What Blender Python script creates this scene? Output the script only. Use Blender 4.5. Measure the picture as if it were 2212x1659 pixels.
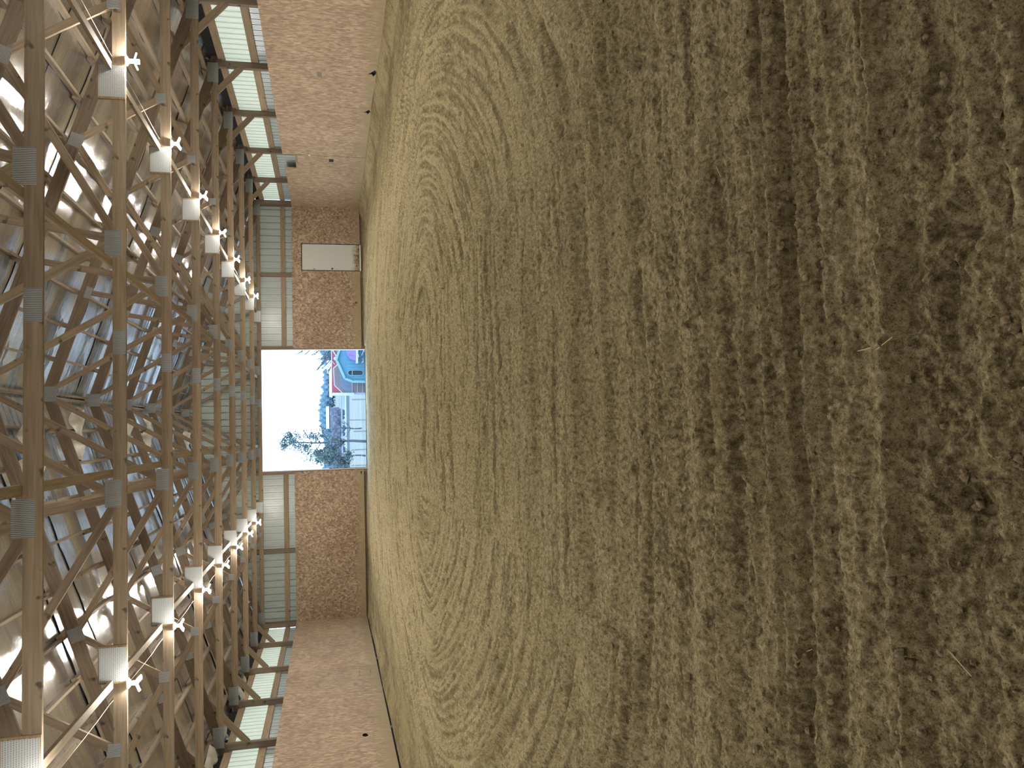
import bpy, bmesh, math, random
import numpy as np
from mathutils import Vector, Matrix
random.seed(7); rng = np.random.default_rng(7)
S = bpy.context.scene
for o in list(bpy.data.objects): bpy.data.objects.remove(o)

# ------------------------------------------------------------------ camera
CZ = 1.32                       # eye height above the sand
F, YAW, PIT, ROLL = 1778.49, math.radians(3.1142), math.radians(12.6278), math.radians(-0.9094)
cy, sy = math.cos(YAW), math.sin(YAW)
fw = Vector((sy*math.cos(PIT), cy*math.cos(PIT), -math.sin(PIT)))
rr = Vector((cy, -sy, 0)); uu = rr.cross(fw)
r2 = rr*math.cos(ROLL) + uu*math.sin(ROLL); u2 = -rr*math.sin(ROLL) + uu*math.cos(ROLL)
cd = bpy.data.cameras.new('camera'); cam = bpy.data.objects.new('camera', cd); S.collection.objects.link(cam)
ax, ay, az = -u2, r2, -fw       # the phone was held sideways: picture right is down in the barn
cam.matrix_world = Matrix(((ax.x, ay.x, az.x, 0), (ax.y, ay.y, az.y, 0), (ax.z, ay.z, az.z, CZ), (0, 0, 0, 1)))
cd.sensor_fit = 'HORIZONTAL'; cd.sensor_width = 36; cd.lens = F/2212*36; cd.clip_start = .05; cd.clip_end = 3000
S.camera = cam

# ------------------------------------------------------------------ world, exposure
LAMP = 105.0
w = bpy.data.worlds.new('overcast'); S.world = w; w.use_nodes = True
bg = w.node_tree.nodes['Background']; bg.inputs[0].default_value = (.47, .69, 1.0, 1); bg.inputs[1].default_value = 6.0
S.view_settings.view_transform = 'Standard'; S.view_settings.look = 'None'
S.view_settings.exposure = 0.0; S.view_settings.gamma = 1; S.view_settings.use_curve_mapping = False

# ------------------------------------------------------------------ layout numbers (metres)
BAY, Y0 = 2.75, 7.098
def TY(n): return Y0 + n*BAY
E = TY(8); REAR = TY(-4)
XR, XL, XC = 7.894, -6.321, 0.79
HC = CZ + 2.182                  # underside of the bottom chords
PK, SL = CZ + 4.655, .339        # top chord centre line at the ridge, slope
def ztop(t): return PK - SL*abs(t)
DX0, DX1, DZ = -1.263, 2.895, HC + .005
GZ0, GZ1 = CZ + 1.36, CZ + 1.515 # girt
OSBT, OSBB = CZ + 1.141, CZ - 1.185
EG0, EG1 = CZ + 2.03, CZ + 2.178 # eave girt

# ------------------------------------------------------------------ helpers
col = S.collection
def link(name, me, mat=None, parent=None, kind=None):
    o = bpy.data.objects.new(name, me); col.objects.link(o)
    if mat and me is not None and not me.materials: me.materials.append(mat)
    if parent: o.parent = parent
    if kind: o['kind'] = kind
    return o
def empty(name, loc=(0, 0, 0), kind=None):
    o = bpy.data.objects.new(name, None); o.location = loc; o.empty_display_size = .1; col.objects.link(o)
    if kind: o['kind'] = kind
    return o
def tag(o, label, cat, group=None):
    o['label'] = label; o['category'] = cat
    if group: o['group'] = group
    return o
def copy_tree(o, parent=None):
    c = o.copy(); col.objects.link(c)
    if parent: c.parent = parent
    for ch in list(o.children): copy_tree(ch, c)
    return c
def me_from(V, Fc, name='m', smooth=False):
    me = bpy.data.meshes.new(name); me.from_pydata([tuple(v) for v in V], [], Fc); me.update()
    if smooth: me.polygons.foreach_set('use_smooth', [True]*len(me.polygons))
    return me
class MB:
    def __init__(s): s.V = []; s.F = []
    def hexa(s, P):
        b = len(s.V); s.V += [tuple(p) for p in P]
        s.F += [tuple(b+i for i in q) for q in ((0, 3, 2, 1), (4, 5, 6, 7), (0, 1, 5, 4), (1, 2, 6, 5), (2, 3, 7, 6), (3, 0, 4, 7))]
        return s
    def box(s, x0, x1, y0, y1, z0, z1):
        return s.hexa([(x0, y0, z0), (x1, y0, z0), (x1, y1, z0), (x0, y1, z0), (x0, y0, z1), (x1, y0, z1), (x1, y1, z1), (x0, y1, z1)])
    def board(s, A, B, wdt, thk, side=(0, 1, 0)):
        """board A->B; thk along `side`, wdt across"""
        A = Vector(A); B = Vector(B); d = (B-A).normalized(); sd = Vector(side); sd = (sd - d*sd.dot(d)).normalized(); n = d.cross(sd)
        a, c = sd*thk/2, n*wdt/2
        return s.hexa([A-a-c, A+a-c, A+a+c, A-a+c, B-a-c, B+a-c, B+a+c, B-a+c])
    def tube(s, pts, rad, k=8, cap=True):
        b0 = len(s.V); n = len(pts)
        for i, p in enumerate(pts):
            p = Vector(p); d = (Vector(pts[min(i+1, n-1)]) - Vector(pts[max(i-1, 0)])).normalized()
            up = Vector((0, 0, 1)) if abs(d.z) < .9 else Vector((1, 0, 0))
            a = d.cross(up).normalized(); c = d.cross(a); r = rad[i] if hasattr(rad, '__len__') else rad
            for j in range(k):
                t = 2*math.pi*j/k; s.V.append(tuple(p + a*r*math.cos(t) + c*r*math.sin(t)))
        for i in range(n-1):
            for j in range(k):
                s.F.append((b0+i*k+j, b0+i*k+(j+1) % k, b0+(i+1)*k+(j+1) % k, b0+(i+1)*k+j))
        if cap:
            s.F.append(tuple(b0+j for j in reversed(range(k)))); s.F.append(tuple(b0+(n-1)*k+j for j in range(k)))
        return s
    def prism(s, pts, axis, a, b):
        """2-D polygon extruded: axis 'y' -> pts are (x,z); axis 'x' -> pts are (y,z)"""
        f = (lambda p, q: (p[0], q, p[1])) if axis == 'y' else (lambda p, q: (q, p[0], p[1]))
        b0 = len(s.V); n = len(pts)
        s.V += [f(p, a) for p in pts] + [f(p, b) for p in pts]
        s.F.append(tuple(b0+i for i in range(n))); s.F.append(tuple(b0+n+i for i in reversed(range(n))))
        for i in range(n): s.F.append((b0+i, b0+n+i, b0+n+(i+1) % n, b0+(i+1) % n))
        return s
    def mesh(s, name='m', smooth=False):
        me = me_from(s.V, s.F, name, smooth); bm = bmesh.new(); bm.from_mesh(me); bmesh.ops.recalc_face_normals(bm, faces=bm.faces[:]); bm.to_mesh(me); bm.free(); return me
    def build(s, name, mat, parent=None, kind=None, smooth=False, bevel=0):
        me = s.mesh(name, smooth)
        o = link(name, me, mat, parent, kind)
        if bevel:
            bm = bmesh.new(); bm.from_mesh(me)
            bmesh.ops.bevel(bm, geom=bm.edges[:], offset=bevel, segments=1, affect='EDGES'); bm.to_mesh(me); bm.free()
        return o
def sheet_holes(outer, holes, thk):
    """flat sheet with real holes in its local XY plane, extruded by thk"""
    cu = bpy.data.curves.new('tmp', 'CURVE'); cu.dimensions = '2D'; cu.fill_mode = 'BOTH'; cu.extrude = thk/2
    for loop in [outer]+holes:
        sp = cu.splines.new('POLY'); sp.points.add(len(loop)-1); sp.use_cyclic_u = True
        for p, q in zip(sp.points, loop): p.co = (q[0], q[1], 0, 1)
    o = bpy.data.objects.new('tmp', cu); col.objects.link(o)
    dg = bpy.context.evaluated_depsgraph_get(); me = bpy.data.meshes.new_from_object(o.evaluated_get(dg))
    bpy.data.objects.remove(o); bpy.data.curves.remove(cu); return me

# numpy value noise
def vnoise(x, y, seed=0):
    x = np.asarray(x, float); y = np.asarray(y, float)
    xi = np.floor(x).astype(np.int64); yi = np.floor(y).astype(np.int64); fx = x-xi; fy = y-yi
    fx = fx*fx*(3-2*fx); fy = fy*fy*(3-2*fy)
    def h(a, b):
        n = (a*374761393 + b*668265263 + seed*1274126177) & 0xffffffff
        n = ((n ^ (n >> 13))*1274126177) & 0xffffffff; n = n ^ (n >> 16)
        return (n & 0xffff)/65535.0*2-1
    a = h(xi, yi); b = h(xi+1, yi); c = h(xi, yi+1); d = h(xi+1, yi+1)
    return (a*(1-fx)+b*fx)*(1-fy) + (c*(1-fx)+d*fx)*fy
def fbm(x, y, o=3, seed=0):
    r = 0; a = 1
    for i in range(o): r = r + a*vnoise(x*2**i+17.3*i, y*2**i-9.1*i, seed+i); a *= .55
    return r

# ------------------------------------------------------------------ materials
class NT:
    def __init__(s, name):
        s.m = bpy.data.materials.new(name); s.m.use_nodes = True; s.t = s.m.node_tree; s.b = s.t.nodes['Principled BSDF']; s.out = s.t.nodes['Material Output']
    def n(s, typ, **k):
        q = s.t.nodes.new(typ)
        for a, v in k.items(): setattr(q, a, v)
        return q
    def l(s, a, b): s.t.links.new(a, b)
    def coord(s, scale=(1, 1, 1), kind='Object', rot=(0, 0, 0)):
        if kind == 'World': src = s.n('ShaderNodeNewGeometry').outputs['Position']
        else: src = s.n('ShaderNodeTexCoord').outputs[kind]
        mp = s.n('ShaderNodeMapping'); mp.inputs['Scale'].default_value = scale; mp.inputs['Rotation'].default_value = rot
        s.l(src, mp.inputs[0]); return mp.outputs[0]
    def noise(s, vec, scale, detail=3, rough=.55, dist=0):
        q = s.n('ShaderNodeTexNoise'); q.inputs['Scale'].default_value = scale; q.inputs['Detail'].default_value = detail
        q.inputs['Roughness'].default_value = rough; q.inputs['Distortion'].default_value = dist; s.l(vec, q.inputs['Vector']); return q.outputs['Fac']
    def ramp(s, fac, stops, interp='LINEAR'):
        q = s.n('ShaderNodeValToRGB'); q.color_ramp.interpolation = interp; e = q.color_ramp.elements
        while len(e) < len(stops): e.new(.5)
        for el, (p, c) in zip(e, stops): el.position = p; el.color = (*c, 1) if len(c) == 3 else c
        s.l(fac, q.inputs[0]); return q.outputs[0]
    def mix(s, fac, a, b, mode='MIX'):
        q = s.n('ShaderNodeMix', data_type='RGBA', blend_type=mode)
        for sock, v in ((q.inputs[0], fac), (q.inputs[6], a), (q.inputs[7], b)):
            if hasattr(v, 'links') or hasattr(v, 'is_linked'): s.l(v, sock)
            else: sock.default_value = v if isinstance(v, float) else (*v, 1)
        return q.outputs[2]
    def math(s, op, a, b=0.0):
        q = s.n('ShaderNodeMath', operation=op)
        for i, v in enumerate((a, b)):
            if hasattr(v, 'is_linked'): s.l(v, q.inputs[i])
            else: q.inputs[i].default_value = v
        return q.outputs[0]
    def bump(s, h, st=.3, dist=.01, chain=None):
        q = s.n('ShaderNodeBump'); q.inputs['Strength'].default_value = st; q.inputs['Distance'].default_value = dist
        s.l(h, q.inputs['Height'])
        if chain: s.l(chain, q.inputs['Normal'])
        s.l(q.outputs[0], s.b.inputs['Normal']); return q.outputs[0]
    def base(s, c):
        if hasattr(c, 'is_linked'): s.l(c, s.b.inputs['Base Color'])
        else: s.b.inputs['Base Color'].default_value = (*c, 1)
    def pr(s, **k):
        for a, v in k.items(): s.b.inputs[a.replace('_', ' ')].default_value = v
        return s
def tintvar(nt, colr, amt=.25):
    oi = nt.n('ShaderNodeObjectInfo'); f = nt.math('MULTIPLY_ADD', oi.outputs['Random'], amt); f.node.inputs[2].default_value = 1-amt/2
    q = nt.n('ShaderNodeVectorMath', operation='SCALE'); nt.l(colr, q.inputs[0]); nt.l(f, q.inputs['Scale']); return q.outputs[0]
def wood(name, c0, c1, axis, rough=.75):
    """grain runs along `axis` of the object"""
    t = NT(name); sc = [34, 34, 34]; sc[axis] = 1.6
    v = t.coord(tuple(sc)); g = t.noise(v, 1, 4, .6, .6)
    c = t.ramp(g, [(.3, c0), (.7, c1)])
    kn = t.noise(t.coord((5, 5, 5)), 1.3, 2); c = t.mix(t.ramp(kn, [(.66, (0, 0, 0)), (.74, (1, 1, 1))]), c, tuple(x*.45 for x in c0))
    t.base(tintvar(t, c, .35)); t.bump(g, .25, .003); t.pr(Roughness=rough); return t.m
M = {}
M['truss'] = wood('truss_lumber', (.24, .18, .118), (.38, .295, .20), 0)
M['topchord_unlit'] = wood('top_chord_lumber_unlit', (.12, .085, .055), (.21, .155, .105), 0)  # truss lumber darkened, the unlit look of the top chords put into its colour
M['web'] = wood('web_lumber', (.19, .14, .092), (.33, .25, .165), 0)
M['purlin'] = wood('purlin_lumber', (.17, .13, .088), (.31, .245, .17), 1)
M['post'] = wood('post_lumber', (.15, .11, .075), (.25, .185, .13), 2)
M['brace'] = wood('brace_lumber', (.24, .19, .13), (.38, .31, .22), 1)
M['girt'] = wood('girt_lumber', (.24, .17, .10), (.38, .28, .18), 0)
M['girt_y'] = wood('side_girt_lumber', (.24, .17, .10), (.38, .28, .18), 1)
M['ply'] = wood('gusset_wood', (.27, .20, .12), (.42, .32, .2), 0)

def osb(name, sc, cs, amb):
    t = NT(name); v = t.coord(sc, 'World')
    dn = t.n('ShaderNodeTexNoise'); dn.inputs['Scale'].default_value = 1.1; t.l(v, dn.inputs['Vector'])
    ad = t.n('ShaderNodeVectorMath', operation='MULTIPLY_ADD'); t.l(dn.outputs['Color'], ad.inputs[0]); ad.inputs[1].default_value = (1.3, 1.3, 1.3); t.l(v, ad.inputs[2])
    vo = t.n('ShaderNodeTexVoronoi'); vo.inputs['Scale'].default_value = 1.0; t.l(ad.outputs[0], vo.inputs['Vector'])
    sp = t.n('ShaderNodeSeparateColor'); t.l(vo.outputs['Color'], sp.inputs[0])
    fine = t.noise(ad.outputs[0], 2.4, 3, .6)
    f = t.math('ADD', t.math('MULTIPLY', sp.outputs[0], .6), t.math('MULTIPLY', fine, .4))
    c = t.ramp(f, [(.12, cs[0]), (.42, cs[1]), (.62, cs[2]), (.85, cs[3])])
    big = t.noise(t.coord((.45, .45, .8), 'World'), 1.4, 4)
    c = t.mix(t.ramp(big, [(.42, (0, 0, 0)), (.62, (.75, .75, .75))]), c, amb, 'MULTIPLY')
    # scuffed, dusty lower edge
    ps = t.n('ShaderNodeSeparateXYZ'); t.l(t.n('ShaderNodeNewGeometry').outputs['Position'], ps.inputs[0])
    low = t.math('ADD', ps.outputs[2], t.math('MULTIPLY', t.noise(t.coord((1.5, 1.5, 2.5), 'World'), 1, 4), 1.0))
    c = t.mix(t.ramp(low, [(.75, (.85, .85, .85)), (1.35, (0, 0, 0))]), c, (.37, .29, .16))
    t.base(tintvar(t, c, .10)); t.bump(f, .35, .004); t.pr(Roughness=.72); return t.m
M['osb_side'] = osb('osb_side', (30, 30, 9.0), [(.27, .18, .11), (.42, .30, .195), (.49, .36, .24), (.66, .52, .37)], (.88, .84, .84))
M['osb_end'] = osb('osb_end', (25, 25, 17), [(.16, .11, .07), (.34, .24, .16), (.41, .295, .20), (.60, .46, .32)], (.84, .78, .76))

def steel(name, c, streak, rough=.35, metal=0.0):
    t = NT(name); n = t.noise(t.coord((3, 3, .8), 'World'), 2.5, 4)
    t.base(t.mix(t.ramp(n, [(.45, (0, 0, 0)), (.75, (1, 1, 1))]), c, streak)); t.pr(Roughness=rough, Metallic=metal); return t.m
M['siding'] = steel('painted_siding', (.44, .50, .48), (.38, .44, .42), .3)
M['siding_edge'] = steel('door_trim_steel', (.75, .78, .8), (.6, .62, .64), .4)
M['roofsteel'] = steel('roof_steel', (.30, .32, .34), (.18, .19, .2), .45, .6)
M['dark'] = steel('shade_black', (.012, .012, .014), (.02, .02, .02), .9)  # black stand-in for shade at the eave gap and wall cavity
M['rod'] = steel('rusty_wire', (.5, .45, .4), (.4, .3, .25), .5, .5)

t = NT('translucent_sheet')
tr = t.n('ShaderNodeBsdfTranslucent'); tr.inputs[0].default_value = (.66, .59, .46, 1)
df = t.n('ShaderNodeBsdfDiffuse'); df.inputs[0].default_value = (.7, .74, .70, 1)
mx = t.n('ShaderNodeMixShader'); mx.inputs[0].default_value = .3; t.l(tr.outputs[0], mx.inputs[1]); t.l(df.outputs[0], mx.inputs[2]); t.l(mx.outputs[0], t.out.inputs[0])
M['trans'] = t.m

t = NT('foil_insulation')                       # silver bubble foil, creased along the slope
v = t.coord((.9, 7, .9)); st = t.noise(v, 1.6, 5, .62, .5); v2 = t.coord((.5, 48, .5)); st2 = t.noise(v2, 1.3, 4, .6, .4); bl = t.noise(t.coord((1, 1, 1)), 1.7, 3)
h = t.math('ADD', t.math('MULTIPLY', st, .15), t.math('MULTIPLY', st2, .30))
h = t.math('ADD', h, t.math('MULTIPLY', bl, .15))
t.base(tintvar(t, t.ramp(t.noise(t.coord((1.0, 6, 1)), 1.1, 4), [(.25, (.62, .62, .64)), (.6, (.82, .82, .84))]), .25)); t.bump(h, .6, .028); t.pr(Metallic=.97, Roughness=.16); M['foil'] = t.m
t = NT('torn_foil'); t.base(t.ramp(t.noise(t.coord(), 3, 3), [(.3, (.45, .43, .38)), (.7, (.72, .70, .63))])); t.bump(t.noise(t.coord(), 9, 4), .7, .03); t.pr(Metallic=.35, Roughness=.5); M['torn'] = t.m

t = NT('perforated_plate')                       # stamped truss plate: rows of tooth slots
oc = t.n('ShaderNodeTexCoord').outputs['Object']; mp = t.n('ShaderNodeMapping'); mp.inputs['Rotation'].default_value = (math.radians(90), 0, 0); t.l(oc, mp.inputs[0])
br = t.n('ShaderNodeTexBrick'); br.inputs['Scale'].default_value = 1; br.inputs['Brick Width'].default_value = .0125; br.inputs['Row Height'].default_value = .019
br.inputs['Mortar Size'].default_value = .0042; br.inputs['Mortar Smooth'].default_value = .2; br.inputs['Color1'].default_value = (.16, .17, .16, 1); br.inputs['Color2'].default_value = (.2, .21, .2, 1); br.inputs['Mortar'].default_value = (.58, .61, .61, 1)
t.l(mp.outputs[0], br.inputs['Vector']); t.base(br.outputs['Color']); t.bump(br.outputs['Fac'], .8, .004); t.pr(Metallic=.35, Roughness=.5); M['plate'] = t.m
t = NT('ribbed_plate')
wv = t.n('ShaderNodeTexWave', bands_direction='X'); wv.inputs['Scale'].default_value = 22; wv.inputs['Distortion'].default_value = .6; wv.inputs['Detail'].default_value = 1
t.l(t.coord(), wv.inputs['Vector']); t.base(t.ramp(wv.outputs['Fac'], [(.3, (.17, .18, .18)), (.6, (.42, .44, .44))])); t.bump(wv.outputs['Fac'], .7, .004); t.pr(Metallic=.35, Roughness=.5); M['plate_r'] = t.m

t = NT('lit_led_panel'); t.base((.9, .9, .9)); t.b.inputs['Emission Color'].default_value = (1.0, .95, .875, 1); t.b.inputs['Emission Strength'].default_value = LAMP*10; M['led'] = t.m
t = NT('white_porcelain'); t.base((.8, .8, .78)); t.pr(Roughness=.35); M['porcelain'] = t.m
t = NT('dark_metal'); t.base((.03, .03, .03)); t.pr(Roughness=.5, Metallic=.6); M['darkmetal'] = t.m

t = NT('sand')
pos = t.coord((1, 1, 1), 'World')
at = t.n('ShaderNodeAttribute'); at.attribute_name = 'damp_shade'; dm = at.outputs['Fac']  # moisture plus furrow light and shade painted into the tone
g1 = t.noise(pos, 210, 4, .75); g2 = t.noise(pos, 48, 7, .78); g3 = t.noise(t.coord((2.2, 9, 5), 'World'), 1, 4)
dry_lit = t.ramp(g2, [(.36, (.22, .17, .088)), (.5, (.56, .46, .255)), (.64, (.82, .71, .44))])
wet_shaded = t.ramp(g2, [(.34, (.08, .058, .028)), (.5, (.25, .19, .098)), (.66, (.44, .35, .195))])
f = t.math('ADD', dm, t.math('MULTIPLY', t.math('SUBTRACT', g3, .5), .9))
c = t.mix(t.ramp(f, [(.12, (0, 0, 0)), (1.0, (1, 1, 1))]), dry_lit, wet_shaded)
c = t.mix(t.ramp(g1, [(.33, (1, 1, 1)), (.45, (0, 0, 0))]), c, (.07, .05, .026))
c = t.mix(t.ramp(g1, [(.57, (0, 0, 0)), (.70, (.8, .8, .8))]), c, (.74, .63, .40))
t.base(c); b1 = t.bump(g2, 1.0, .022); t.bump(g1, 1.0, .006, b1); t.pr(Roughness=.95); t.b.inputs['Specular IOR Level'].default_value = .1
M['sand'] = t.m
t = NT('clod'); n = t.noise(t.coord((1, 1, 1), 'World'), 90, 4, .7); t.base(t.ramp(n, [(.35, (.10, .075, .04)), (.65, (.36, .285, .16))])); t.bump(n, .8, .006); t.pr(Roughness=.95); M['clod'] = t.m
t = NT('straw'); t.base((.55, .45, .25)); t.pr(Roughness=.8); M['straw'] = t.m

t = NT('rusty_white_door')
ps = t.n('ShaderNodeSeparateXYZ'); t.l(t.n('ShaderNodeTexCoord').outputs['Object'], ps.inputs[0])
nn = t.noise(t.coord((6, 6, 4)), 1, 5, .65)
rs = t.math('SUBTRACT', t.math('MULTIPLY', nn, .55), ps.outputs[2])
c = t.mix(t.ramp(rs, [(.02, (0, 0, 0)), (.22, (1, 1, 1))]), (.60, .62, .57), t.ramp(t.noise(t.coord(), 14, 4), [(.35, (.09, .035, .015)), (.6, (.42, .30, .13))]))
t.base(c); t.pr(Roughness=.45); M['door'] = t.m
def flat(name, c, rough=.7, metal=0.0, var=.12):
    if name not in ('faded_label', 'dark_line', 'pale_bounce_ground'): c = tuple(x*.68 for x in c)
    t = NT(name); n = t.noise(t.coord((1, 1, 1)), 3, 3); t.base(t.mix(n, tuple(x*(1-var) for x in c), tuple(min(1, x*(1+var)) for x in c))); t.pr(Roughness=rough, Metallic=metal); return t.m

# ------------------------------------------------------------------ floor: harrowed sand
def build_floor():
    NX, NY = 880, 1300
    u = np.linspace(-1, 1, NX); xs = .5*np.sinh(u*3.42); xs = np.where(xs > 0, xs*(XR+.12)/xs.max(), xs*(XL-.12)/xs.min())
    ys = np.concatenate([np.linspace(REAR, .85, 40)[:-1], np.linspace(.85**.3, (E+.55)**.3, NY)**(1/.3)])
    X, Y = np.meshgrid(xs, ys); n = X.shape
    # racetrack field left by the harrow
    xc, yc, L, Mh = .35, 11.5, 1.25, .2
    wx = X + .09*vnoise(X/2.3, Y/2.3, 5); wy = Y + .10*vnoise(X/2.6, Y/1.9, 9)
    dx = np.maximum(np.abs(wx-xc)-L, 0); dy = np.maximum(np.abs(wy-yc)-Mh, 0)
    phi = ((1.8*dx)**1.5+dy**1.5)**(1/1.5)
    # near the camera the last passes run straight across
    straight = np.clip((4.4 - Y)/1.6, 0, 1); phi2 = yc-Mh-wy
    s = np.where(dx > 0, np.arctan2(dy, dx+1e-6)*np.maximum(phi, .5), 0) + np.clip(wx-xc, -L, L)
    ph = phi*(1-straight)+phi2*straight; sc = s*(1-straight)+X*straight
    f1 = vnoise(ph/.20, sc/3.2, 21); f2 = vnoise(ph/.075, sc/1.3, 33); f3 = vnoise(ph/.035, sc/.45, 41); f4 = vnoise(ph/.42, sc/3.0, 55)
    wrp = .9*vnoise(ph/.5, sc/4.0, 57)+.25*vnoise(ph/.2, sc/.8, 58)
    wrp = wrp*.6+.5*vnoise(ph/.24, sc/6.0, 71); saw = np.mod(ph/.21+wrp, 1.0); tooth = np.where(saw < .34, saw/.34, (1-saw)/.66)**1.6       # steep side, long side
    saw2 = np.mod(ph/.088+wrp*1.6+.3, 1.0); tooth2 = (1-np.abs(2*saw2-1))**2
    tm = np.clip(.8+.9*vnoise(ph/.24, sc/3.5, 59), .25, 1.35); near = np.clip((5.2-Y)/2.2, 0, 1); tm2 = np.clip(.25+1.2*vnoise(ph/.3, sc/2.7, 63)+.75*near, 0, 1.25)
    fur = .016*f1 + .006*f2 + .003*f3 + .014*f4 + .060*tooth*tm + .024*tooth2*tm2
    ridge = -.010*np.clip(np.abs(vnoise(ph/.21, sc/3.4, 77))*3-.6, -1, .6)
    mod = np.clip(.75+.55*fbm(sc/1.6, ph/.6, 2, 60), .15, 1.5)
    iso = near*.0045*vnoise(X/.016, Y/.013, 81) + near*.003*vnoise(X/.009, Y/.008, 82) + .006*fbm(X/.11, Y/.11, 3, 80) + .006*fbm(X/.032, Y/.032, 2, 90)
    pit = -.022*np.clip(vnoise(X/.13, Y/.10, 101)-.62, 0, 1)/.38 - .014*np.clip(vnoise(X/.05, Y/.045, 131)-.6, 0, 1)/.4 + .012*np.clip(vnoise(X/.045, Y/.045, 111)-.55, 0, 1)/.45
    dw = np.minimum(np.minimum(XR-X, X-XL), E-Y+.2)      # distance to the nearest wall
    edge = np.clip((dw-1.0)/1.2, 0, 1); 
    wallf = .018*vnoise(dw/.16, (X+Y)/3.0, 150) + .008*vnoise(dw/.07, (X+Y)/1.0, 151)
    far = np.clip(1.2-Y/40, .6, 1.1)
    pt = np.clip(1-np.hypot((X+.25)/2.3, (Y-12.0)/2.1), 0, 1)   # scuffed patch with cross marks in mid-arena
    cross = .05*pt*vnoise((X*.8+Y*.6)/.09, (Y*.8-X*.6)/.6, 170)
    z = (fur+ridge)*mod*edge*far + iso*(.35+.65*edge) + pit*edge + wallf*(1-edge) + cross
    z += .035*fbm(X/3.1, Y/3.1, 2, 120)*edge + .07*np.clip((E-Y < 0)*1.0, 0, 1)*0
    berm = .11*np.exp(-((E-Y-.25)/.45)**2)*(.6+.4*vnoise(X/.7, Y*0, 141))*(Y > 20)
    inside = (X > DX0-.1) & (X < DX1+.1)
    z += np.where(inside, berm*.15, berm*.55)+np.where(Y > E-.4, -.0, 0)
    z += .075*np.exp(-((X-XL)/.35)**2) + .16*np.exp(-((XR-X)/.35)**2)*np.clip((Y-2)/6, 0, 1)
    # two hoof/boot hollows close to the camera
    for hx, hy, ra, rb, dp in ((.42, 1.40, .085, .10, .028), (-.22, 1.42, .11, .12, .028), (.02, 3.05, .07, .09, .03), (-.33, 3.9, .1, .1, .03), (.9, 3.3, .1, .09, .03)):
        q = ((X-hx)/ra)**2+((Y-hy)/rb)**2; z += -dp*np.exp(-q*q) + .012*np.exp(-((np.sqrt(q)-1.35)/.3)**2)
    damp_shade = .40 + .17*fbm(sc/2.2, ph/.6, 3, 200) + .10*f1*edge - 1.35*(tooth**2.2*tm-.19)*edge - .75*(tooth2**1.5*tm2-.12)*edge + .12*f2*edge + .16*f3*edge + .20*vnoise(X/.028, Y/.028, 301) + .24*vnoise(sc/.6, ph/.035, 303) + near*(.55*vnoise(X/.010, Y/.009, 321)+.35*vnoise(X/.022, Y/.016, 322)) + .45*vnoise(sc/.17, ph/.03, 323)*(1-near*.5) + .12*vnoise(X/.03, Y/.04, 324) + .12*fbm(X/.07, Y/.07, 2, 311)  # furrow crests painted lighter, valleys darker, for lit relief; patches are real moisture
    damp_shade -= .20*np.clip((9.0-Y)/5, 0, 1) + .06*np.clip((Y-11)/8, 0, 1) + pt*.35  # foreground painted paler to make up for weaker lamplight there
    damp_shade = damp_shade*(.45+.55*edge) + (1-edge)*(.16+.20*vnoise(dw/.13, (X+Y)/2.2, 305)+.12*vnoise(dw/.05, (X+Y)/.8, 306)+.3*fbm(X/.09,Y/.09,2,309)+.35*fbm(X/.9,Y/.9,2,310))
    damp_shade += .5*np.clip(vnoise(X/.05, Y/.05, 307)-.72, 0, 1)/.28
    # damp strip beside the right wall
    damp_shade += .30*np.exp(-((XR-X-1.0)/.7)**2)
    V = np.stack([X, Y, z], -1).reshape(-1, 3).astype(np.float32)
    R, Cn = n; idx = np.arange(R*Cn).reshape(R, Cn)
    q = np.stack([idx[:-1, :-1], idx[:-1, 1:], idx[1:, 1:], idx[1:, :-1]], -1).reshape(-1, 4)
    me = bpy.data.meshes.new('floor'); me.vertices.add(len(V)); me.vertices.foreach_set('co', V.ravel())
    me.loops.add(q.size); me.loops.foreach_set('vertex_index', q.ravel().astype(np.int32))
    me.polygons.add(len(q)); me.polygons.foreach_set('loop_start', np.arange(0, q.size, 4, dtype=np.int32))
    me.polygons.foreach_set('use_smooth', np.ones(len(q), bool)); me.update()
    a = me.attributes.new('damp_shade', 'FLOAT', 'POINT'); a.data.foreach_set('value', damp_shade.ravel().astype(np.float32))
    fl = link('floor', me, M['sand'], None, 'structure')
    # clods
    Vc, Fc = [], []
    base = [(-.5, -.5, -.4), (.5, -.45, -.4), (.55, .5, -.4), (-.5, .55, -.4), (-.35, -.3, .4), (.35, -.35, .35), (.3, .35, .45), (-.3, .35, .35), (0, 0, .62)]
    fc = [(0, 1, 5, 4), (1, 2, 6, 5), (2, 3, 7, 6), (3, 0, 4, 7), (4, 5, 8), (5, 6, 8), (6, 7, 8), (7, 4, 8)]
    N = 3600; yy = np.exp(rng.uniform(np.log(1.1), np.log(13), N)); xx = rng.uniform(-.62, .62, N)*yy + .05*yy
    for x, y in zip(xx, yy):
        if x < XL+.5 or x > XR-.5: continue
        i = int(np.searchsorted(ys, y)); j = int(np.searchsorted(xs, x)); i = min(i, R-1); j = min(j, Cn-1); zz = z[i, j]
        r = float(rng.gamma(1.6, .0024))*(1+.25*y**.5); r = min(r, .010); a = rng.uniform(0, 6.28); ca, sa = math.cos(a), math.sin(a); b = len(Vc)
        e = rng.uniform(.6, 1.3, 3)
        for p in base:
            px, py, pz = p[0]*e[0], p[1]*e[1], p[2]*e[2]*.8; jx = rng.uniform(.85, 1.15)
            Vc.append((x+(px*ca-py*sa)*2*r*jx, y+(px*sa+py*ca)*2*r*jx, zz+(pz+.15)*1.5*r))
        Fc += [tuple(b+k for k in f_) for f_ in fc]
    me2 = me_from(Vc, Fc, 'soil_clod', True); link('soil_clod', me2, M['clod'], fl, 'stuff')
    mb = MB()
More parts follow.
